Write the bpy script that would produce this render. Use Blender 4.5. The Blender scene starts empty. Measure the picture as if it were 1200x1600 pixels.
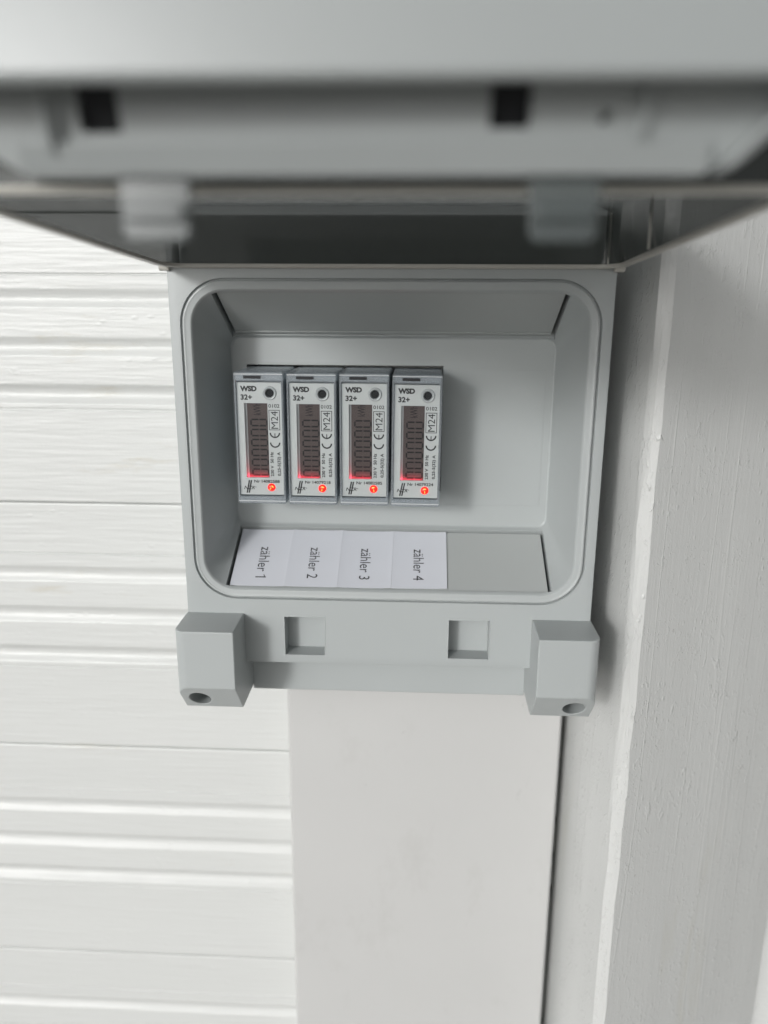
import bpy, bmesh, math, random
from mathutils import Vector, Matrix
random.seed(4)
R = math.radians
K = 0.001                      # all shapes are written in millimetres
S = bpy.context.scene
COL = S.collection

# ------------------------------------------------------------------ camera
cam_d = bpy.data.cameras.new('camera')
cam = bpy.data.objects.new('camera', cam_d); COL.objects.link(cam); S.camera = cam
yaw, pitch, roll = -0.0457, -0.258, 0.005
fw = Vector((math.sin(yaw)*math.cos(pitch), math.cos(yaw)*math.cos(pitch), math.sin(pitch)))
rt = Vector((math.cos(yaw), -math.sin(yaw), 0)); up = rt.cross(fw)
r2 = rt*math.cos(roll) + up*math.sin(roll); u2 = up*math.cos(roll) - rt*math.sin(roll)
cam.matrix_world = Matrix(((r2.x, u2.x, -fw.x, .010745), (r2.y, u2.y, -fw.y, -.262586), (r2.z, u2.z, -fw.z, -.012017), (0, 0, 0, 1)))
cam_d.sensor_fit = 'VERTICAL'; cam_d.sensor_height = 36; cam_d.sensor_width = 27
cam_d.lens = 1226.8/1600*36
cam_d.clip_start = .01; cam_d.clip_end = 400
cam_d.dof.use_dof = True; cam_d.dof.focus_distance = .272
cam_d.dof.aperture_fstop = 7.2; cam_d.dof.aperture_blades = 0

# ------------------------------------------------------------------ light
SUN_AZ, SUN_EL = 208.0, 15.0          # where the light comes from (clockwise from +Y)
w = bpy.data.worlds.new('World'); S.world = w; w.use_nodes = True
nt = w.node_tree; bg = nt.nodes['Background']
sky = nt.nodes.new('ShaderNodeTexSky'); sky.sky_type = 'NISHITA'; sky.sun_disc = False
sky.sun_elevation = R(SUN_EL); sky.sun_rotation = R(SUN_AZ); sky.air_density = 1.0; sky.dust_density = 3.0
hs = nt.nodes.new('ShaderNodeHueSaturation'); hs.inputs['Saturation'].default_value = .08
nt.links.new(sky.outputs[0], hs.inputs['Color']); nt.links.new(hs.outputs[0], bg.inputs[0])
bg.inputs[1].default_value = .12
sd = bpy.data.lights.new('sun', 'SUN'); sd.energy = 1.5; sd.angle = R(8); sd.color = (1, .99, .98)
sun = bpy.data.objects.new('sun', sd); COL.objects.link(sun)
sv = Vector((math.sin(R(SUN_AZ))*math.cos(R(SUN_EL)), math.cos(R(SUN_AZ))*math.cos(R(SUN_EL)), math.sin(R(SUN_EL))))
sun.rotation_euler = sv.to_track_quat('Z', 'Y').to_euler()
S.view_settings.view_transform = 'Standard'; S.view_settings.look = 'None'
S.view_settings.exposure = -.07; S.view_settings.gamma = 1; S.view_settings.use_curve_mapping = False

# ------------------------------------------------------------------ materials
def mat(name, col, rough=.5, metal=0, bump=0, bscale=(1, 1, 1), bfreq=400, var=0, vfreq=60, spec=.5, rvar=0, extra=None):
    m = bpy.data.materials.new(name); m.use_nodes = True
    t = m.node_tree; b = t.nodes['Principled BSDF']
    b.inputs['Base Color'].default_value = (*col, 1); b.inputs['Roughness'].default_value = rough
    b.inputs['Metallic'].default_value = metal; b.inputs['Specular IOR Level'].default_value = spec
    tc = t.nodes.new('ShaderNodeTexCoord'); mp = t.nodes.new('ShaderNodeMapping'); mp.inputs['Scale'].default_value = bscale
    t.links.new(tc.outputs['Object'], mp.inputs[0])
    if bump:
        n = t.nodes.new('ShaderNodeTexNoise'); n.inputs['Scale'].default_value = bfreq; n.inputs['Detail'].default_value = 5
        t.links.new(mp.outputs[0], n.inputs['Vector'])
        bp = t.nodes.new('ShaderNodeBump'); bp.inputs['Strength'].default_value = 1; bp.inputs['Distance'].default_value = bump*K
        t.links.new(n.outputs[0], bp.inputs['Height']); t.links.new(bp.outputs[0], b.inputs['Normal'])
        m['bump'] = bp.name
    if var or rvar:
        n2 = t.nodes.new('ShaderNodeTexNoise'); n2.inputs['Scale'].default_value = vfreq; n2.inputs['Detail'].default_value = 4
        t.links.new(mp.outputs[0], n2.inputs['Vector'])
        if var:
            cr = t.nodes.new('ShaderNodeValToRGB')
            cr.color_ramp.elements[0].position = .3; cr.color_ramp.elements[1].position = .7
            cr.color_ramp.elements[0].color = (*[c*(1-var) for c in col], 1)
            cr.color_ramp.elements[1].color = (*[min(1, c*(1+var)) for c in col], 1)
            t.links.new(n2.outputs[0], cr.inputs[0]); t.links.new(cr.outputs[0], b.inputs['Base Color'])
        if rvar:
            mr = t.nodes.new('ShaderNodeMapRange'); mr.inputs['To Min'].default_value = rough-rvar; mr.inputs['To Max'].default_value = rough+rvar
            mr.inputs['From Min'].default_value = .3; mr.inputs['From Max'].default_value = .7
            t.links.new(n2.outputs[0], mr.inputs[0]); t.links.new(mr.outputs[0], b.inputs['Roughness'])
    if extra: extra(t, b, mp)
    return m

def dirt(col, thresh, freq, stretch=(1, 1, 1), width=.05, amount=1):
    """irregular specks or stains of another colour mixed over the base colour"""
    def f(t, b, mp):
        src = b.inputs['Base Color'].links[0].from_socket if b.inputs['Base Color'].links else None
        tc = [n for n in t.nodes if n.type == 'TEX_COORD'][0]
        m2 = t.nodes.new('ShaderNodeMapping'); m2.inputs['Scale'].default_value = stretch; m2.inputs['Location'].default_value = (3.1, 1.7, .4)
        t.links.new(tc.outputs['Object'], m2.inputs[0])
        n = t.nodes.new('ShaderNodeTexNoise'); n.inputs['Scale'].default_value = freq; n.inputs['Detail'].default_value = 6; n.inputs['Roughness'].default_value = .7
        t.links.new(m2.outputs[0], n.inputs['Vector'])
        mr = t.nodes.new('ShaderNodeMapRange'); mr.inputs['From Min'].default_value = thresh; mr.inputs['From Max'].default_value = thresh+width
        mr.inputs['To Max'].default_value = amount
        t.links.new(n.outputs[0], mr.inputs[0])
        mx = t.nodes.new('ShaderNodeMix'); mx.data_type = 'RGBA'
        t.links.new(mr.outputs[0], mx.inputs[0])
        if src: t.links.new(src, mx.inputs[6])
        else: mx.inputs[6].default_value = b.inputs['Base Color'].default_value
        mx.inputs[7].default_value = (*col, 1)
        t.links.new(mx.outputs[2], b.inputs['Base Color'])
    return f
def chain(*fs):
    def f(t, b, mp):
        for g in fs: g(t, b, mp)
    return f
def _bump(t, b, sock, height):
    bp = t.nodes.new('ShaderNodeBump'); bp.inputs['Distance'].default_value = height*K
    t.links.new(sock, bp.inputs['Height'])
    if b.inputs['Normal'].links: t.links.new(b.inputs['Normal'].links[0].from_socket, bp.inputs['Normal'])
    t.links.new(bp.outputs[0], b.inputs['Normal'])
def _noise(t, freq, stretch, det=4, dist=0):
    tc = [n for n in t.nodes if n.type == 'TEX_COORD'][0]
    m2 = t.nodes.new('ShaderNodeMapping'); m2.inputs['Scale'].default_value = stretch; m2.inputs['Location'].default_value = (1.3, .2, 2.2)
    t.links.new(tc.outputs['Object'], m2.inputs[0])
    n = t.nodes.new('ShaderNodeTexNoise'); n.inputs['Scale'].default_value = freq; n.inputs['Detail'].default_value = det; n.inputs['Distortion'].default_value = dist
    t.links.new(m2.outputs[0], n.inputs['Vector'])
    return n
def grain(freq, height, stretch, dist):
    return lambda t, b, mp: _bump(t, b, _noise(t, freq, stretch, 4, dist).outputs[0], height)
def specks(freq, height, stretch, thr):
    """irregular raised paint crumbs that come in patches"""
    def f(t, b, mp):
        n = _noise(t, freq, stretch, 3, .6); g = _noise(t, freq*.11, stretch, 3, .5)
        mr = t.nodes.new('ShaderNodeMapRange'); mr.inputs['From Min'].default_value = thr; mr.inputs['From Max'].default_value = thr+.14; t.links.new(n.outputs[0], mr.inputs[0])
        m2 = t.nodes.new('ShaderNodeMapRange'); m2.inputs['From Min'].default_value = .42; m2.inputs['From Max'].default_value = .6; t.links.new(g.outputs[0], m2.inputs[0])
        mu = t.nodes.new('ShaderNodeMath'); mu.operation = 'MULTIPLY'; t.links.new(mr.outputs[0], mu.inputs[0]); t.links.new(m2.outputs[0], mu.inputs[1])
        _bump(t, b, mu.outputs[0], height)
    return f
def ridge(freq, height, stretch):
    """thin raised brush ridges running along the timber"""
    def f(t, b, mp):
        n = _noise(t, freq, stretch, 3, .5)
        a = t.nodes.new('ShaderNodeMath'); a.operation = 'SUBTRACT'; a.inputs[1].default_value = .5; t.links.new(n.outputs[0], a.inputs[0])
        c = t.nodes.new('ShaderNodeMath'); c.operation = 'ABSOLUTE'; t.links.new(a.outputs[0], c.inputs[0])
        mr = t.nodes.new('ShaderNodeMapRange'); mr.inputs['From Min'].default_value = .007; mr.inputs['From Max'].default_value = 0
        t.links.new(c.outputs[0], mr.inputs[0]); _bump(t, b, mr.outputs[0], height)
    return f
def blobs(freq, size, height, stretch=(1, 1, 1), cover=.52):
    """raised paint drips: voronoi dots added on top of the first bump"""
    def f(t, b, mp):
        tc = [n for n in t.nodes if n.type == 'TEX_COORD'][0]
        m2 = t.nodes.new('ShaderNodeMapping'); m2.inputs['Scale'].default_value = stretch
        t.links.new(tc.outputs['Object'], m2.inputs[0])
        v = t.nodes.new('ShaderNodeTexVoronoi'); v.inputs['Scale'].default_value = freq
        t.links.new(m2.outputs[0], v.inputs['Vector'])
        mr = t.nodes.new('ShaderNodeMapRange'); mr.inputs['From Min'].default_value = size; mr.inputs['From Max'].default_value = 0
        t.links.new(v.outputs['Distance'], mr.inputs[0])
        n = t.nodes.new('ShaderNodeTexNoise'); n.inputs['Scale'].default_value = freq*.13; n.inputs['Detail'].default_value = 3
        t.links.new(m2.outputs[0], n.inputs['Vector'])
        g = t.nodes.new('ShaderNodeMapRange'); g.inputs['From Min'].default_value = cover; g.inputs['From Max'].default_value = cover+.1
        t.links.new(n.outputs[0], g.inputs[0])
        mu = t.nodes.new('ShaderNodeMath'); mu.operation = 'MULTIPLY'
        t.links.new(mr.outputs[0], mu.inputs[0]); t.links.new(g.outputs[0], mu.inputs[1])
        bp = t.nodes.new('ShaderNodeBump'); bp.inputs['Distance'].default_value = height*K
        t.links.new(mu.outputs[0], bp.inputs['Height'])
        if b.inputs['Normal'].links: t.links.new(b.inputs['Normal'].links[0].from_socket, bp.inputs['Normal'])
        t.links.new(bp.outputs[0], b.inputs['Normal'])
    return f

M = {}
M['plank'] = mat('white_painted_wood', (.60, .612, .60), .40, bump=.30, bscale=(.07, 1, 1), bfreq=520, var=.02, vfreq=30,
                 extra=chain(dirt((.46, .42, .32), .62, 60, (.22, 1, 1), .12, .45), dirt((.15, .14, .12), .745, 330, (.6, 1, 1), .03, .6), grain(75, .30, (.10, 1, 1), 1.6), blobs(300, .28, .18, (.5, 1, 1)), grain(900, .05, (1, 1, 1), 0)))
M['beam'] = mat('beam_paint', (.56, .57, .56), .30, bump=.15, bscale=(1, 1, .07), bfreq=800, var=.03, vfreq=40, spec=.6,
                extra=chain(dirt((.45, .43, .34), .60, 30, (1, 1, .15), .2, .45), dirt((.20, .19, .17), .70, 300, (1, 1, .7), .03, .8), ridge(30, .09, (1, 1, .03)), specks(420, .28, (1, 1, .45), .60), specks(900, .14, (1, 1, .6), .57), blobs(420, .30, .28, (1, 1, .6), .53), grain(1500, .06, (1, 1, .6), 0)))
M['trunk'] = mat('offwhite_plastic', (.50, .502, .495), .45, bump=.03, bfreq=150, var=.012, vfreq=25,
                 extra=chain(dirt((.25, .245, .23), .70, 260, (1, 1, 1), .04, .6), dirt((.42, .42, .405), .56, 26, (1, 1, .6), .2, .6), dirt((.33, .33, .32), .68, 60, (1, 1, .5), .08, .35), grain(200, .08, (1, 1, .3), 0)))
M['box'] = mat('grey_plastic', (.378, .403, .403), .40, bump=.012, bfreq=3000, var=.01, vfreq=40, extra=chain(dirt((.20, .21, .21), .74, 300, (1, 1, 1), .02, .7), dirt((.43, .455, .45), .60, 55, (1, 1, 1), .2, .35)))
M['panel'] = mat('panel_grey_plastic', (.40, .42, .415), .38, bump=.008, bfreq=2500, var=.01, vfreq=30)
M['handle'] = mat('handle_grey_plastic', (.295, .315, .315), .36, bump=.03, bfreq=900, var=.02, vfreq=40)
M['hole'] = mat('dark_recess', (.012, .013, .016), .7)
M['paper'] = mat('white_paper', (.59, .61, .655), .8, bump=.02, bfreq=900, var=.012, vfreq=80)
M['ink'] = mat('black_ink', (.03, .03, .034), .6)
M['ground_m'] = mat('paving_grey', (.42, .41, .39), .85, bump=2, bfreq=8, var=.12, vfreq=1.5)
M['plate'] = mat('meter_plate_white', (.62, .635, .635), .35, bump=.005, bfreq=3000, var=.01, vfreq=200)
M['plate_edge'] = mat('bezel_and_glint_grey', (.50, .52, .53), .35, var=.02, vfreq=200)  # bezel grey, also used to paint reflections on the cover edges
M['body'] = mat('meter_body_grey', (.40, .42, .43), .35, var=.02, vfreq=200)
M['lcd'] = mat('lcd_glass', (.115, .092, .090), .25, spec=.2, var=.08, vfreq=90)
M['lcdseg'] = mat('lcd_segment', (.004, .004, .004), .6)
M['print'] = mat('dark_grey_print', (.03, .03, .033), .5)

def smoked(name, col, through, rough=.08, tint=(.94, .95, .95, 1)):
    m = mat(name, col, rough, spec=.5, rvar=0, var=.05, vfreq=50)
    t = m.node_tree; b = t.nodes['Principled BSDF']; out = t.nodes['Material Output']
    tr = t.nodes.new('ShaderNodeBsdfTransparent'); tr.inputs[0].default_value = tint
    mx = t.nodes.new('ShaderNodeMixShader'); mx.inputs[0].default_value = 1-through
    t.links.new(tr.outputs[0], mx.inputs[1]); t.links.new(b.outputs[0], mx.inputs[2]); t.links.new(mx.outputs[0], out.inputs[0])
    return m
M['smoke'] = smoked('smoked_plastic', (.048, .055, .050), .36, .07)
M['tongue'] = smoked('latch_plastic', (.085, .10, .10), .40, .3)
M['rim'] = mat('lit_rim_plastic', (.50, .49, .45), .3, var=.04, vfreq=60)  # paler than the lid: its edge-lit brightness is painted into this colour
M['clear'] = smoked('clear_plastic', (.42, .46, .49), .62, .06, (.90, .93, .95, 1))
M['pane'] = smoked('cover_glass', (.05, .05, .05), .96, .05)

def glow(name, col, strength):
    m = bpy.data.materials.new(name); m.use_nodes = True; b = m.node_tree.nodes['Principled BSDF']
    b.inputs['Base Color'].default_value = (*col, 1); b.inputs['Roughness'].default_value = .2
    b.inputs['Emission Color'].default_value = (*col, 1); b.inputs['Emission Strength'].default_value = strength
    return m
M['led'] = glow('red_led_glow', (1, .02, .012), 1.5)
M['ledhot'] = glow('orange_led_core', (1, .28, .05), 2.6)

# ------------------------------------------------------------------ mesh helpers
def link(name, bm, m, parent=None, bevel=0, seg=2, smooth=35, loc=None, scale=True):
    me = bpy.data.meshes.new(name)
    bmesh.ops.recalc_face_normals(bm, faces=bm.faces)
    if scale: bmesh.ops.scale(bm, vec=(K, K, K), verts=bm.verts)
    bm.to_mesh(me); bm.free()
    o = bpy.data.objects.new(name, me); COL.objects.link(o); me.materials.append(m)
    if parent: o.parent = parent
    if loc: o.location = [c*K for c in loc]
    finish(o, bevel, seg, smooth)
    return o
def finish(o, bevel, seg=2, smooth=35):
    if smooth:
        for p in o.data.polygons: p.use_smooth = True
        o.data.set_sharp_from_angle(angle=R(smooth))
    if bevel:
        b = o.modifiers.new('bevel', 'BEVEL'); b.width = bevel*K; b.segments = seg; b.limit_method = 'ANGLE'; b.angle_limit = R(32)
        b.harden_normals = True
def box(bm, x0, x1, y0, y1, z0, z1):
    v = [bm.verts.new(c) for c in ((x0, y0, z0), (x1, y0, z0), (x1, y1, z0), (x0, y1, z0), (x0, y0, z1), (x1, y0, z1), (x1, y1, z1), (x0, y1, z1))]
    for f in ((0, 1, 2, 3), (4, 7, 6, 5), (0, 4, 5, 1), (1, 5, 6, 2), (2, 6, 7, 3), (3, 7, 4, 0)): bm.faces.new([v[i] for i in f])
def prism(bm, pts, axis, a, b):
    """closed polygon swept along an axis. axis x: pts are (y,z); y: (x,z); z: (x,y)"""
    def P(p, t): return {'x': (t, p[0], p[1]), 'y': (p[0], t, p[1]), 'z': (p[0], p[1], t)}[axis]
    A = [bm.verts.new(P(p, a)) for p in pts]; B = [bm.verts.new(P(p, b)) for p in pts]
    bm.faces.new(A); bm.faces.new(B[::-1]); n = len(pts)
    for i in range(n): bm.faces.new((A[i], A[(i+1) % n], B[(i+1) % n], B[i]))
def cyl(bm, cx, cz, r, y0, y1, n=40, r1=None):
    r1 = r if r1 is None else r1
    A = [bm.verts.new((cx+r*math.cos(i*2*math.pi/n), y0, cz+r*math.sin(i*2*math.pi/n))) for i in range(n)]
    B = [bm.verts.new((cx+r1*math.cos(i*2*math.pi/n), y1, cz+r1*math.sin(i*2*math.pi/n))) for i in range(n)]
    bm.faces.new(A); bm.faces.new(B[::-1])
    for i in range(n): bm.faces.new((A[i], A[(i+1) % n], B[(i+1) % n], B[i]))
def ring(bm, cx, cz, prof, n=40):
    """lathe about an axis along y; prof = closed list of (r, y)"""
    L = [[bm.verts.new((cx+r*math.cos(i*2*math.pi/n), y, cz+r*math.sin(i*2*math.pi/n))) for i in range(n)] for r, y in prof]
    for a in range(len(L)):
        A, B = L[a], L[(a+1) % len(L)]
        for i in range(n): bm.faces.new((A[i], A[(i+1) % n], B[(i+1) % n], B[i]))
def rrect(hx0, hx1, z0, z1, r, n=10):
    pts = []
    for cx, cz, a0 in ((hx1-r, z1-r, 0), (hx0+r, z1-r, 90), (hx0+r, z0+r, 180), (hx1-r, z0+r, 270)):
        for i in range(n+1):
            a = R(a0+90*i/n); pts.append((cx+r*math.cos(a), cz+r*math.sin(a)))
    return pts
def loft(bm, loops, P, caps=True, closed=False):
    """loops = [(x0,x1,z0,z1,r,depth)]; P(x,z,depth)->xyz"""
    L = [[bm.verts.new(P(x, z, l[5])) for x, z in rrect(*l[:5])] for l in loops]
    n = len(L[0])
    for a in range(len(L) if closed else len(L)-1):
        A, B = L[a], L[(a+1) % len(L)]
        for i in range(n): bm.faces.new((A[i], A[(i+1) % n], B[(i+1) % n], B[i]))
    if caps and not closed: bm.faces.new(L[0][::-1]); bm.faces.new(L[-1])
def cut(o, cutters, op='DIFFERENCE'):
    """boolean-cut the mesh once and keep only the result"""
    tmp = []
    for f in cutters:
        bm = bmesh.new(); f(bm); c = link('cutter', bm, M['hole'], smooth=0, scale=False); tmp.append(c)
        b = o.modifiers.new('cut', 'BOOLEAN'); b.operation = op; b.object = c; b.solver = 'EXACT'
    bpy.context.view_layer.update()
    dg = bpy.context.evaluated_depsgraph_get()
    me = bpy.data.meshes.new_from_object(o.evaluated_get(dg), depsgraph=dg)
    me.name = o.data.name; o.modifiers.clear(); o.data = me
    me.materials.clear(); me.materials.append(o_mat[o.name])
    for p in me.polygons: p.material_index = 0
    me.transform(Matrix.Scale(K, 4))
    for c in tmp:
        d = c.data; bpy.data.objects.remove(c); bpy.data.meshes.remove(d)
o_mat = {}

def text_into(bm, s, x0, x1, z0, z1, y, rot=0, bold=0, shear=0, P=None):
    """letter shapes fitted into a rectangle; rot 90 reads upwards, -90 reads downwards"""
    cu = bpy.data.curves.new('t', 'FONT'); cu.body = s; cu.size = 1; cu.offset = bold; cu.shear = shear; cu.resolution_u = 3
    o = bpy.data.objects.new('t', cu); COL.objects.link(o)
    bpy.context.view_layer.update(); dg = bpy.context.evaluated_depsgraph_get()
    me = bpy.data.meshes.new_from_object(o.evaluated_get(dg))
    vs = [v.co.copy() for v in me.vertices]
    ax0, ax1 = min(v.x for v in vs), max(v.x for v in vs); ay0, ay1 = min(v.y for v in vs), max(v.y for v in vs)
    nv = []
    for v in vs:
        a = (v.x-ax0)/(ax1-ax0); b = (v.y-ay0)/(ay1-ay0)
        if rot == 0: x, z = x0+a*(x1-x0), z0+b*(z1-z0)
        elif rot == 90: x, z = x1-b*(x1-x0), z0+a*(z1-z0)
        else: x, z = x0+b*(x1-x0), z1-a*(z1-z0)
        nv.append(bm.verts.new(P(x, z) if P else (x, y, z)))
    for p in me.polygons:
        try: bm.faces.new([nv[i] for i in p.vertices])
        except ValueError: pass
    bpy.data.objects.remove(o); bpy.data.curves.remove(cu); bpy.data.meshes.remove(me)

def tag(o, label=None, cat=None, group=None, kind=None):
    if label: o['label'] = label
    if cat: o['category'] = cat
    if group: o['group'] = group
    if kind: o['kind'] = kind
    return o
def empty(name, loc, label, cat, group=None):
    o = bpy.data.objects.new(name, None); COL.objects.link(o); o.location = [c*K for c in loc]; o.empty_display_size = .01
    return tag(o, label, cat, group)

# ------------------------------------------------------------------ ground
bm = bmesh.new(); s = 60000
v = [bm.verts.new(c) for c in ((-s, -s, -1250), (s, -s, -1250), (s, s, -1250), (-s, s, -1250))]; bm.faces.new(v)
tag(link('ground', bm, M['ground_m'], smooth=0), kind='structure')

# ------------------------------------------------------------------ wall of profiled boards
wall = empty('wooden_wall', (0, 60, -300), 'white painted wooden wall of horizontal grooved boards behind the grey box', 'wall')
def groove(zc, wd, dp, n=10):
    return [(zc+wd/2+.35, 0)]+[(zc+wd/2-wd*i/n, dp*math.sin(math.pi*i/n)**1.15) for i in range(n+1)]+[(zc-wd/2-.35, 0)]
def board_profile(z0):          # z0 = top joint; 118 mm tall
    p = [(z0-.06, 1.2), (z0-.3, .3), (z0-.8, 0), (z0-1.2, 0)]
    for dz, wd, dp in ((23.2, 1.2, .7),): p += groove(z0-dz, wd, dp, 4)
    p += groove(z0-32.6, 7.4, 1.5, 12); p += groove(z0-51.8, 7.8, 1.7, 12); p += groove(z0-71.2, 8.2, 2.2, 12)
    p += [(z0-76.6, 0), (z0-77.0, 0), (z0-77.4, .4), (z0-78.0, .4), (z0-78.4, 0), (z0-78.8, 0)]
    p += [(z0-116.8, 0), (z0-117.2, 0), (z0-117.7, .35), (z0-117.94, 1.2)]
    return p
for k in range(-5, 8):
    z0 = 22.5+118*k
    bm = bmesh.new(); prof = board_profile(z0)
    rows = []
    xs = [-900, -230, -180, -120, -60, 0, 60, 77.3]
    for x in xs:
        rows.append([bm.verts.new((x, 60+d, z+300)) for z, d in prof])
    for a in range(len(rows)-1):
        for i in range(len(prof)-1): bm.faces.new((rows[a][i], rows[a][i+1], rows[a+1][i+1], rows[a+1][i]))
    # body of the board behind its profiled face
    for x, r in ((xs[0], rows[0]), (xs[-1], rows[-1])): pass
    b0 = [bm.verts.new((x, 80, z0-.06+300)) for x in xs]; b1 = [bm.verts.new((x, 80, z0-117.94+300)) for x in xs]
    for a in range(len(xs)-1):
        bm.faces.new((rows[a][0], rows[a+1][0], b0[a+1], b0[a])); bm.faces.new((rows[a][-1], b1[a], b1[a+1], rows[a+1][-1])); bm.faces.new((b0[a], b0[a+1], b1[a+1], b1[a]))
    o = link('board', bm, M['plank'], smooth=40)
    o.location = (-0, -60*K, 0); o.parent = wall

M['backing'] = mat('gap_shade_brown', (.26, .24, .20), .8, bump=.3, bfreq=300, bscale=(.1, 1, 1), var=.1)  # dark tone of the shaded gap put into the colour
bm = bmesh.new(); box(bm, -900, 900, 20.2, 32, -600, 1240); link('backing', bm, M['backing'], wall, smooth=0)  # board added to keep sky light out of the gap beside the beam
bm = bmesh.new(); box(bm, 176.5, 900, 2, 20, -600, 1240); link('end_board', bm, M['plank'], wall, smooth=0)

# ------------------------------------------------------------------ painted beam on the right
beam = empty('wooden_beam', (118, 0, -300), 'upright painted wooden beam with knobbly grey-white paint at the right of the box', 'beam')
bm = bmesh.new()
plan = [(77.9, 59.5), (84.6, 1.0), (85.4, -1.2), (87.2, -2.6), (89.6, -3.0), (90.8, -2.4), (174, 49), (176, 51), (176, 59.5)]
zs = [-900+i*17 for i in range(80)]
rows = []
for z in zs:
    j = [random.uniform(-.5, .5) for _ in plan]
    rows.append([bm.verts.new((x-118+(j[i] if 1 < i < 6 else 0), y+(j[i]*.5 if 1 < i < 6 else 0), z+300)) for i, (x, y) in enumerate(plan)])
for a in range(len(rows)-1):
    for i in range(len(plan)): bm.faces.new((rows[a][i], rows[a][(i+1) % len(plan)], rows[a+1][(i+1) % len(plan)], rows[a+1][i]))
bm.faces.new(rows[0][::-1]); bm.faces.new(rows[-1])
link('timber', bm, M['beam'], beam, smooth=25)

# ------------------------------------------------------------------ cable trunking
tr = empty('cable_trunking', (14, 60, -500), 'flat off-white plastic cable trunking running down from the grey box', 'cable duct')
bm = bmesh.new(); prism(bm, rrect(-45.6-14, 74.4-14, -13, -.6, 1.6, 5), 'z', -400, 520); link('cover', bm, M['trunk'], tr, smooth=50)
bm = bmesh.new(); box(bm, -58.5, 59.5, -2.5, -.05, -399, 519); link('base', bm, M['trunk'], tr, smooth=0)

# ------------------------------------------------------------------ enclosure
enc = empty('distribution_box', (0, 0, 0), 'open light grey plastic distribution box with a smoked lid, mounted on the white wall', 'electrical box')
P = lambda x, z, d: (x, d, z)
def LP(i, d, r): return (-68.9+i, 68.9-i, -114.6+i, -3.8-i, r, d)
bm = bmesh.new()
loft(bm, [(-72.3, 72.3, -139.2, 19, .5, 58), (-72.3, 72.3, -139.2, 19, .5, .45), (-72.15, 72.15, -139.05, 18.85, .5, .12), (-71.8, 71.8, -138.7, 18.5, .5, 0),
          LP(0, 0, 15), LP(.12, .3, 14.9), LP(.25, 1.2, 14.8), LP(.62, 1.2, 14.4), LP(.78, .1, 14.2), LP(1.0, -.12, 14), LP(1.35, -.18, 13.7), LP(1.7, -.05, 13.4), LP(2.1, .05, 13),
          LP(3.0, .05, 12.1), LP(3.4, .14, 11.7), LP(3.8, .5, 11.3), LP(4.1, 1.2, 11),
          (-59.8, 59.8, -94.9, -23.2, 4.4, 29.0), (-59.5, 59.5, -94.5, -23.6, 4, 29.7), (-59.0, 59.0, -94.0, -24.1, 3.6, 30)], P)
h = link('housing', bm, M['box'], enc, smooth=0, scale=False); o_mat[h.name] = M['box']
td = (.882, -.471); tn = (.471, .882); t0 = (1.0, -8.1)
bd = (.871, .492); bn = (.492, -.871); b0_ = (1.0, -110.8)
def sl(o, d, n, s_, off): return (o[0]+d[0]*s_+n[0]*off, o[1]+d[1]*s_+n[1]*off)
def pocket(o, d, n, s0, s1, a, b, hx0, hx1):
    return lambda bm: prism(bm, [sl(o, d, n, s0, a), sl(o, d, n, s1, a), sl(o, d, n, s1, b), sl(o, d, n, s0, b)], 'x', hx0, hx1)
cut(h, [lambda bm: box(bm, -37.1, -22.6, -5, 7.5, -135.9, -121.1), lambda bm: box(bm, 22.2, 36.8, -5, 7.5, -135.9, -121.1),
        lambda bm: box(bm, -53.8, 18.9, 20, 50, -80.8, -33.6),
        pocket(t0, td, tn, .6, 31.4, -4, 5.5, -58.3, 58.3), pocket(b0_, bd, bn, .6, 31.2, -4, 5.5, -58.1, 58.1),
        lambda bm: box(bm, 56.3, 56.6, 29.8, 30.12, -86, -34.6), lambda bm: box(bm, 20, 56.2, 29.85, 30.12, -34.9, -34.6), lambda bm: box(bm, 20, 56.2, 29.85, 30.12, -86, -85.7),
        ])
finish(h, .32, 2, 28)
for x0, x1 in ((-37.1, -22.6), (22.2, 36.8)):
    bm = bmesh.new(); z0, z1 = -135.9, -121.1
    o4 = [(x0-.35, z0-.35), (x1+.35, z0-.35), (x1+.35, z1+.35), (x0-.35, z1+.35)]; i4 = [(x0+.04, z0+.04), (x1-.04, z0+.04), (x1-.04, z1-.04), (x0+.04, z1-.04)]
    L = [[bm.verts.new((x, y, z)) for x, z in p_] for p_, y in ((o4, .2), (o4, -.10), (i4, -.10), (i4, 7.3))]
    for a in range(3):
        for i in range(4): bm.faces.new((L[a][i], L[a][(i+1) % 4], L[a+1][(i+1) % 4], L[a+1][i]))
    link('slot_rim', bm, M['box'], enc, .12, smooth=0)
bm = bmesh.new(); box(bm, -51.9, 51.9, 11.1, 57.6, -155.8, -138.5); link('lower_skirt', bm, M['box'], enc, .4, smooth=30)
for s in (1, -1):
    bm = bmesh.new()
    outer = [(51.65, 57.8), (51.65, -17.66)] + [(72.6-4.2+4.2*math.sin(R(a)), -17.66+4.2-4.2*math.cos(R(a))) for a in range(0, 91, 10)] + [(72.6, 57.8)]
    prism(bm, [(s*x, y) for x, y in outer][::s], 'z', -153.9, -120.1)
    o = link('corner_block', bm, M['box'], enc, smooth=0, scale=False); o_mat[o.name] = M['box']
    wedge = lambda bm, s=s: prism(bm, [(-30, -126.7), (-17.7, -141.3), (-7.1, -153.9), (-3.74, -157.9), (-30, -157.9)], 'x', *sorted((s*40, s*80)))
    hole = lambda bm, s=s: cyl(bm, s*66.1, -148.3, 3.8, -40, 35)
    cut(o, [wedge, hole])
    finish(o, .45, 3, 30)
    bm = bmesh.new(); cyl(bm, s*66.1, -148.3, 3.0, 31, 34); link('screw', bm, M['body'], o, smooth=30)
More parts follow.
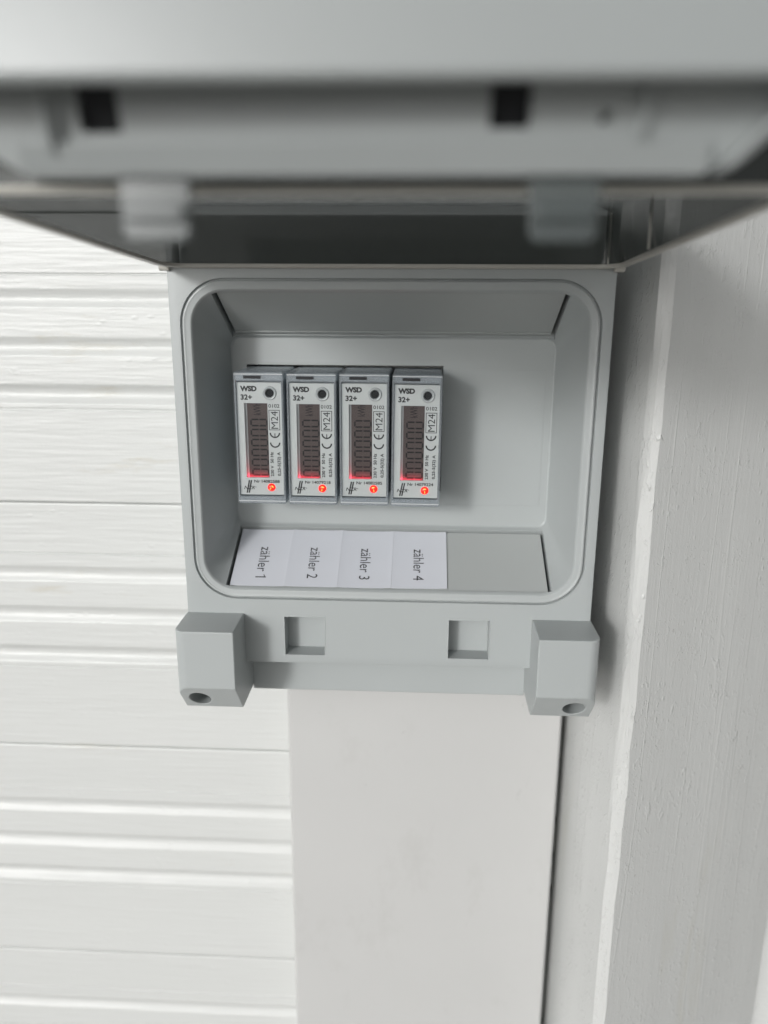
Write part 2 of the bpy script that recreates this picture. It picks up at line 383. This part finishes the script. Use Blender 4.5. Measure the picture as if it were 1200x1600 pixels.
# two sloping label panels, seated in their pockets
bm = bmesh.new(); prism(bm, [sl(t0, td, tn, 1.2, .55), sl(t0, td, tn, 30.2, .55), sl(t0, td, tn, 30.2, 2.3), sl(t0, td, tn, 1.2, 2.3)], 'x', -57.0, 57.0)
prism(bm, [sl(t0, td, tn, 29.0, .2), sl(t0, td, tn, 30.4, .2), sl(t0, td, tn, 30.4, .54), sl(t0, td, tn, 29.0, .54)], 'x', -57.0, 57.0)
link('upper_label_panel', bm, M['panel'], enc, .15, smooth=30)
bm = bmesh.new(); prism(bm, [sl(b0_, bd, bn, 1.0, .55), sl(b0_, bd, bn, 30.2, .55), sl(b0_, bd, bn, 30.2, 2.3), sl(b0_, bd, bn, 1.0, 2.3)], 'x', -57.2, 57.2)
link('lower_label_panel', bm, M['panel'], enc, .15, smooth=30)

# ------------------------------------------------------------------ the raised lid (child of the box), in its own frame: x, u (away from the hinge), n (up)
A3 = R(3.0)
def LF(x, u, n): return (x, -u*math.cos(A3)+n*math.sin(A3), u*math.sin(A3)+n*math.cos(A3))
def xf(bm):
    for v in bm.verts: v.co = Vector(LF(v.co.x, v.co.y, v.co.z))
def LFS(x, u, n): return LF(x, u+(min(n, 9)-2)*.55, n)
def xfs(bm):
    for v in bm.verts: v.co = Vector(LFS(v.co.x, v.co.y, v.co.z))
lp = lambda x, u, n: (x, u, n)
bm = bmesh.new()
loft(bm, [(-69, 69, 2.4, 120.5, 6, 15.7), (-69.5, 69.5, 1.9, 121.2, 6.6, 15.2), (-71.6, 71.6, 1.6, 122.6, 7, .5), (-73.6, 73.6, -.4, 124.8, 8.5, .5),
          (-72.2, 72.2, -.2, 123.6, 8.5, 16.5), (-71.2, 71.2, .8, 122.6, 8.5, 17.9), (-69.8, 69.8, 2.4, 121.2, 8, 18.3)], lp)
xf(bm); lid = link('lid', bm, M['smoke'], enc, smooth=35)
lid['label'] = 'smoked dark plastic lid swung up above the box'
bm = bmesh.new()
loft(bm, [(-71.7, 71.7, 1.4, 122.3, 7, .45), (-71.6, 71.6, 1.5, 122.4, 7, -.5), (-72.2, 72.2, .9, 123.2, 7.6, -.9), (-73.5, 73.5, -.3, 124.9, 8.6, -.7), (-74, 74, -.7, 125.3, 9, .0), (-73.8, 73.8, -.5, 125.1, 9, .45)], lp, closed=True)
xf(bm); link('rim', bm, M['rim'], lid, smooth=50)
# hinge knuckles at the back corners
for s in (-1, 1):
    bm = bmesh.new(); n = 16
    Aa = [bm.verts.new((s*71, .6+1.5*math.cos(i*2*math.pi/n), -.3+1.5*math.sin(i*2*math.pi/n))) for i in range(n)]
    Bb = [bm.verts.new((s*74.3, .6+1.5*math.cos(i*2*math.pi/n), -.3+1.5*math.sin(i*2*math.pi/n))) for i in range(n)]
    bm.faces.new(Aa); bm.faces.new(Bb[::-1]); [bm.faces.new((Aa[i], Aa[(i+1) % n], Bb[(i+1) % n], Bb[i])) for i in range(n)]
    xf(bm); link('hinge_knuckle', bm, M['rim'], lid, .2, smooth=40)
# pale strips standing in for bright reflection streaks at the right hinge corner
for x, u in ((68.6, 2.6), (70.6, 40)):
    bm = bmesh.new(); box(bm, x-.35, x+.35, u-.35, u+.35, .5, 15.6); xf(bm); link('reflection_streak', bm, M['rim'], lid, .2, smooth=40)
# front panel
bm = bmesh.new()
outl = [(-44.5, -2.6), (48.2, -2.6), (54.8, 3.2), (61, 9), (66, 12), (66, 18.2), (-66, 18.2), (-66, 12), (-60, 6)]
vv0 = [bm.verts.new((x, 147.8, n)) for x, n in outl]; vv1 = [bm.verts.new((x, 150.0, n)) for x, n in outl]
bm.faces.new(vv0); bm.faces.new(vv1[::-1]); [bm.faces.new((vv0[i], vv0[(i+1) % 9], vv1[(i+1) % 9], vv1[i])) for i in range(9)]
xfs(bm); fp = link('front_panel', bm, M['handle'], lid, smooth=0, scale=False); o_mat[fp.name] = M['handle']
def lbox(x0, x1, u0, u1, n0, n1):
    def f(bm):
        k = len(bm.verts); box(bm, x0, x1, u0, u1, n0, n1)
        for v in list(bm.verts)[k:]: v.co = Vector(LFS(*v.co))
    return f
cut(fp, [lbox(-35.6, -30.0, 144, 155, 2.4, 9.4), lbox(19.1, 24.4, 144, 155, 2.5, 9.4), lbox(33.3, 34.7, 144, 155, 3.0, 4.4)])
finish(fp, .3, 2, 30)
bm = bmesh.new()
for a in (( -44.5, 48.2, 150.05, 151.4, -2.9, .9), (-66, 66, 124.2, 147.7, 12.5, 18), (38.2, 39.4, 150.05, 151.6, 1.0, 7.4), (-39.6, -38.8, 150.05, 152.4, -.5, 7.4)):
    lbox(*a)(bm)
link('panel_rib', bm, M['handle'], fp, .35, smooth=30)
bm = bmesh.new()      # slanting cheek at the right end
prism(bm, [(48.4, -2.9), (50.2, -2.9), (67, 11.8), (66, 18), (61.5, 18), (58.0, 7.2)], 'y', 150.05, 155.5); xfs(bm); link('end_cheek', bm, M['handle'], fp, .8, smooth=30)
bm = bmesh.new()
prism(bm, [(148.5, 8.0), (150.3, 8.0), (160, 5.3), (161, 6.0), (161, 20), (148.5, 20)], 'x', -68, 68); xf(bm); link('grip_lip', bm, M['handle'], fp, 1.6, 4, smooth=40)
for a in ((-35.8, -29.8, 128, 147, 2.2, 9.6), (18.9, 24.6, 128, 147, 2.3, 9.6)):
    bm = bmesh.new(); lbox(*a)(bm); link('latch_pocket', bm, M['hole'], fp, smooth=0)
for x0, x1 in ((-31.6, -21.8), (25.2, 34.6)):
    bm = bmesh.new()
    pts = [(x0-.3, 1.0), (x1+.3, 1.0), (x1-.1, -10.2), (x1-.9, -11.2), (x0+.9, -11.2), (x0+.1, -10.2)]
    prism(bm, pts, 'y', 145.8, 147.4)
    prism(bm, [(x0+.6, -8.6), (x1-.6, -8.6), (x1-.8, -6.4), (x0+.8, -6.4)], 'y', 147.45, 148.6)
    xf(bm); link('latch_tongue', bm, M['tongue'], lid, .3, smooth=30)

# ------------------------------------------------------------------ meters
MX0, MP, PW, PT, PB, PY = -52.04, 18.0, 15.35, -37.75, -76.95, 4.75
def q(u, v, H=39.2, W=15.35): return (u*W, -v*H)       # plate coordinates, origin = top left corner of the plate
def make_meter():
    t = empty('energy_meter', (MX0, PY, PT), '', 'electricity meter', 'energy meters in the row')
    bm = bmesh.new(); box(bm, .25, 15.1, 1.2, 12, -39.4, .1); box(bm, -.35, 15.7, 12.01, 40, -41.6, 2.6); link('body', bm, M['body'], t, .3, smooth=30)
    # face plate with a recessed window
    bm = bmesh.new(); box(bm, 0, 15.35, 0, 1.15, -39.2, 0); pl = link('face_plate', bm, M['plate'], t, smooth=0, scale=False); o_mat[pl.name] = M['plate']
    wx0, wx1, wz0, wz1 = 2.3, 10.35, -33.1, -7.1
    cut(pl, [lambda bm: box(bm, wx0, wx1, -3, 3, wz0, wz1), lambda bm: cyl(bm, 11.3, -3.6, 1.9, -3, 3), lambda bm: cyl(bm, 10.9, -36.6, 1.4, -3, 3),
             lambda bm: box(bm, .9, 14.5, -3, .1, -33.32, -33.18), lambda bm: box(bm, .9, 2.3, -3, .1, -7.2, -7.05)])
    finish(pl, .12, 2, 30)
    bm = bmesh.new(); prism(bm, [(wx0+.02, 0.55), (wx0+1.1, 1.1), (wx0+.02, 1.1)], 'z', wz0+.02, wz1-.02); link('bezel', bm, M['plate_edge'], pl, smooth=0)
    bm = bmesh.new(); box(bm, wx0+.05, wx1-.05, .95, 1.12, wz0+.05, wz1-.05); lc = link('display', bm, M['lcd'], t, smooth=0)
    bm = bmesh.new(); y = .85
    def r(x0, x1, z0, z1): box(bm, x0, x1, y-.01, y+.01, z0, z1)
    for k in range(6):      # six zeros reading upwards, their tops to the left
        zb = -32.4+3.5*k; zt = zb+2.15; xl, xm, xr = 4.35, 7.15, 9.9
        for zz in (zb, zt): r(xl+.25, xm-.2, zz-.26, zz+.26); r(xm+.2, xr-.25, zz-.26, zz+.26)
        r(xl-.26, xl+.26, zb+.25, zt-.25); r(xr-.26, xr+.26, zb+.25, zt-.25)
    text_into(bm, 'kWh', 5.4, 7.9, -11.2, -7.3, y-.012, 90, .0)
    link('digits', bm, M['lcdseg'], lc, smooth=0)
    # optical port: a raised ring round a dark hole
    bm = bmesh.new(); ring(bm, 11.3, -3.6, [(1.35, .6), (1.6, -.35), (2.1, -.45), (2.4, -.1), (2.5, .3), (1.5, 1.0)]); pr = link('port_ring', bm, M['plate_edge'], t, smooth=40)
    bm = bmesh.new(); cyl(bm, 11.3, -3.6, 1.48, .62, 1.1); link('port_hole', bm, M['hole'], pr, smooth=40)
    # red light
    bm = bmesh.new(); ring(bm, 10.9, -36.6, [(.02, -.55), (.6, -.5), (1.0, -.3), (1.32, .0), (1.36, .9), (.02, .9)]); ld = link('indicator_light', bm, M['led'], t, smooth=60)
    bm = bmesh.new()
    def L2(pts): bm.faces.new([bm.verts.new((10.9+x, -.6+.22*(x*x+z*z)/1.6-.02, -36.6+z)) for x, z in pts])
    L2([(.62*math.cos(R(a)), .78+.26*math.sin(R(a))) for a in range(0, 360, 24)])
    L2([(-.08, .05), (.10, .02), (.30, -.55), (.20, -1.1), (.0, -1.05), (-.05, -.5)])
    for v in bm.verts: v.co = Vector((10.9+(v.co.x-10.9)*.85, v.co.y, -36.6+(v.co.z+36.6)*.85))
    link('light_core', bm, M['ledhot'], ld, smooth=0)
    L_ = bpy.data.lights.new('indicator_glow', 'AREA'); L_.shape = 'RECTANGLE'; L_.size = 7*K; L_.size_y = .7*K; L_.energy = .00038; L_.color = (1, .015, .06)
    lo = bpy.data.objects.new('indicator_glow', L_); COL.objects.link(lo); lo.parent = t; lo.location = (6.3*K, .42*K, -32.95*K); lo.rotation_euler = (R(160), 0, 0)
    # lettering
    bm = bmesh.new(); y = -.03
    T = lambda *a, **k: text_into(bm, *a, **k)
    T('WSD', 1.15, 6.9, -3.05, -1.15, y, bold=.062); T('32+', 1.25, 5.2, -5.95, -4.05, y, bold=.042)
    T('0102', 10.75, 14.55, -8.55, -7.3, y, bold=.015)
    x0, x1, z0, z1 = 10.75, 14.6, -16.3, -9.3
    for a in ((x0, x1, z1-.22, z1), (x0, x1, z0, z0+.22), (x0, x0+.22, z0, z1), (x1-.22, x1, z0, z1)): box(bm, a[0], a[1], y, y+.02, a[2], a[3])
    T('M24', x0+.75, x1-.7, z0+.5, z1-.45, y, rot=90, bold=.0)
    # CE mark, reading upwards
    def arc(cx, cz, ro, ri, bar):
        n = 14; Lo = []; Li = []
        for i in range(n+1):
            a = R(180+ 180*i/n); Lo.append(bm.verts.new((cx+ro*math.cos(a), y, cz+ro*math.sin(a)))); Li.append(bm.verts.new((cx+ri*math.cos(a), y, cz+ri*math.sin(a))))
        for i in range(n): bm.faces.new((Lo[i], Lo[i+1], Li[i+1], Li[i]))
        if bar: box(bm, cx-.16, cx+.16, y, y+.02, cz-ri, cz-ri+1.2)
    arc(12.7, -20.6, 1.85, 1.35, False); arc(12.7, -17.2, 1.85, 1.35, True)
    T('230 V  50 Hz', 10.85, 12.0, -32.6, -23.9, y, rot=90, bold=.034); T('0,25-5(32) A', 13.3, 14.7, -32.4, -23.9, y, rot=90, bold=.034)
    # maker mark: two slanting bars through slanting capitals
    T('NZR', 1.2, 5.0, -37.3, -36.1, y, bold=.02, shear=.25)
    for dx in (0, .72):
        vs = [bm.verts.new(c) for c in ((2.0+dx, y-.005, -38.6), (2.5+dx, y-.005, -38.6), (3.45+dx, y-.005, -34.0), (2.95+dx, y-.005, -34.0))]; bm.faces.new(vs)
    cyl(bm, 5.35, -36.5, .16, y, y+.02, 10)
    link('lettering', bm, M['print'], pl, smooth=0)
    # clear cover round and over the plate
    bm = bmesh.new(); lp_ = lambda x, z, d: (x, d, z)
    loft(bm, [(-.95, 16.3, -42.4, 3.6, .8, 24.5), (-.95, 16.3, -42.4, 3.6, .8, -.2), (-.7, 16.05, -42.1, 3.3, .8, -.9), (-.15, 15.5, -40.0, .75, .5, -1.0),
              (.05, 15.3, -39.6, .4, .5, -.5), (-.2, 15.55, -39.9, .6, .5, .3), (-.4, 15.75, -41.7, 2.7, .5, .9), (-.4, 15.75, -41.7, 2.7, .5, 24.5)], lp_, closed=True)
    link('clear_cover', bm, M['clear'], t, smooth=35)
    bm = bmesh.new(); box(bm, .08, 15.27, -.75, -.60, -39.55, .35); link('cover_pane', bm, M['pane'], t, smooth=0)
    bm = bmesh.new(); box(bm, 2.6, 8.6, -1.08, -.4, 1.35, 2.35); link('sealing_slot', bm, M['hole'], t, .15, smooth=0)
    bm = bmesh.new(); box(bm, -.6, 16.0, -1.06, -.95, 2.75, 3.0); link('cover_edge_glint', bm, M['plate_edge'], t, smooth=0)  # pale strips painting the bright reflections along the cover's edges
    bm = bmesh.new(); box(bm, -.5, 15.9, -1.06, -.95, -41.4, -41.1); link('cover_edge_glint', bm, M['plate_edge'], t, smooth=0)
    return t
def copy_tree(o, parent=None):
    c = o.copy(); COL.objects.link(c); c.parent = parent
    for ch in list(o.children):
        copy_tree(ch, c)
    return c
ser = ['14082588', '14079218', '14082585', '14079224']
wh = ['leftmost slim energy meter, numbered 14082588, directly above the paper label zähler 1',
      'slim energy meter numbered 14079218, second from the left, above the label zähler 2',
      'slim energy meter numbered 14082585, third from the left, above the label zähler 3',
      'rightmost slim energy meter, numbered 14079224, beside the blank part of the recess']
m0 = make_meter()
meters = [m0]+[copy_tree(m0) for _ in range(3)]
for i, t in enumerate(meters):
    t['label'] = wh[i]
    t.location = ((MX0+MP*i)*K, (PY+(-.2, .1, 0, .15)[i])*K, (PT-(0, .15, .1, .35)[i])*K)
    t.rotation_euler = (0, R((0, .15, .1, .35)[i]), 0)
    pl = [c for c in t.children if c.name.startswith('face_plate')][0]
    bm = bmesh.new(); text_into(bm, 'Nr '+ser[i], 4.9, 13.9, -34.95, -33.85, -.03, bold=.028); link('serial_number', bm, M['print'], pl, smooth=0)
# display angle of the lit star differs from light to light
for i, t in enumerate(meters):
    for c in t.children:
        if c.name.startswith('indicator_light'):
            for g in c.children:
                a = R((48, 22, -8, 3)[i]); cx, cz = 10.9*K, -36.6*K
                g.rotation_euler = (0, a, 0)
                v0 = Matrix.Rotation(a, 3, 'Y') @ Vector((cx, 0, cz)); g.location = Vector((cx, 0, cz))-v0

# ------------------------------------------------------------------ paper labels on the lower panel
bx = [(-57.1, -37.2), (-37.3, -18.15), (-18.2, 1.25), (1.3, 21.35)]
for i, (x0, x1) in enumerate(bx):
    base = sl(b0_, bd, bn, 15.5, .4)
    t = empty('paper_label', ((x0+x1)/2, base[0], base[1]), 'white paper label printed zähler %d, %s' % (i+1, ('leftmost of the row', 'second from the left', 'third from the left', 'beside the bare grey part of the panel')[i]), 'label', 'paper labels under the meters')
    off = .40-.13*(i % 2)
    cx = (x0+x1)/2
    def PP(x, s_, o_): a = sl(b0_, bd, bn, s_, o_); return (x-cx, a[0]-base[0], a[1]-base[1])
    bm = bmesh.new(); n = 12; top = []; bot = []
    for j in range(n+1):
        f = j/n; x = x0+(x1-x0)*f; cur = -.22*(abs(2*f-1)**4)*(1 if i != 2 else 1.4)
        ra, rb = [], []
        for k in range(7):
            s_ = 1.5+28.5*k/6
            if k == 0: s_ += (0, -.1, .15, .35)[i]*f
            ra.append(bm.verts.new(PP(x, s_, off+cur))); rb.append(bm.verts.new(PP(x, s_, off+cur+.12)))
        top.append(ra); bot.append(rb)
    for j in range(n):
        for k in range(6):
            bm.faces.new((top[j][k], top[j+1][k], top[j+1][k+1], top[j][k+1])); bm.faces.new((bot[j][k], bot[j][k+1], bot[j+1][k+1], bot[j+1][k]))
        for k in (0, 6): bm.faces.new((top[j][k], bot[j][k], bot[j+1][k], top[j+1][k]))
    for k in range(6):
        for j in (0, n): bm.faces.new((top[j][k], top[j][k+1], bot[j][k+1], bot[j][k]))
    pp = link('paper', bm, M['paper'], t, smooth=40)
    bm = bmesh.new(); c = cx+(.6, 0, -.2, -.3)[i]
    text_into(bm, 'zähler %d' % (i+1), c-1.95, c+1.95, -21.9, -6.6, 0, rot=-90, bold=0, P=lambda x, z: PP(x, 30-(-z)-2.6, off-.03))
    if i == 0: bm.faces.new([bm.verts.new(PP(x, s_, off-.03)) for x, s_ in ((c+1.75, 5.75), (c+1.40, 5.75), (c+.85, 7.0), (c+1.2, 7.0))])
    link('lettering', bm, M['ink'], pp, smooth=0)

# ------------------------------------------------------------------ render settings
S.render.engine = 'CYCLES'
S.cycles.max_bounces = 8; S.cycles.transparent_max_bounces = 12
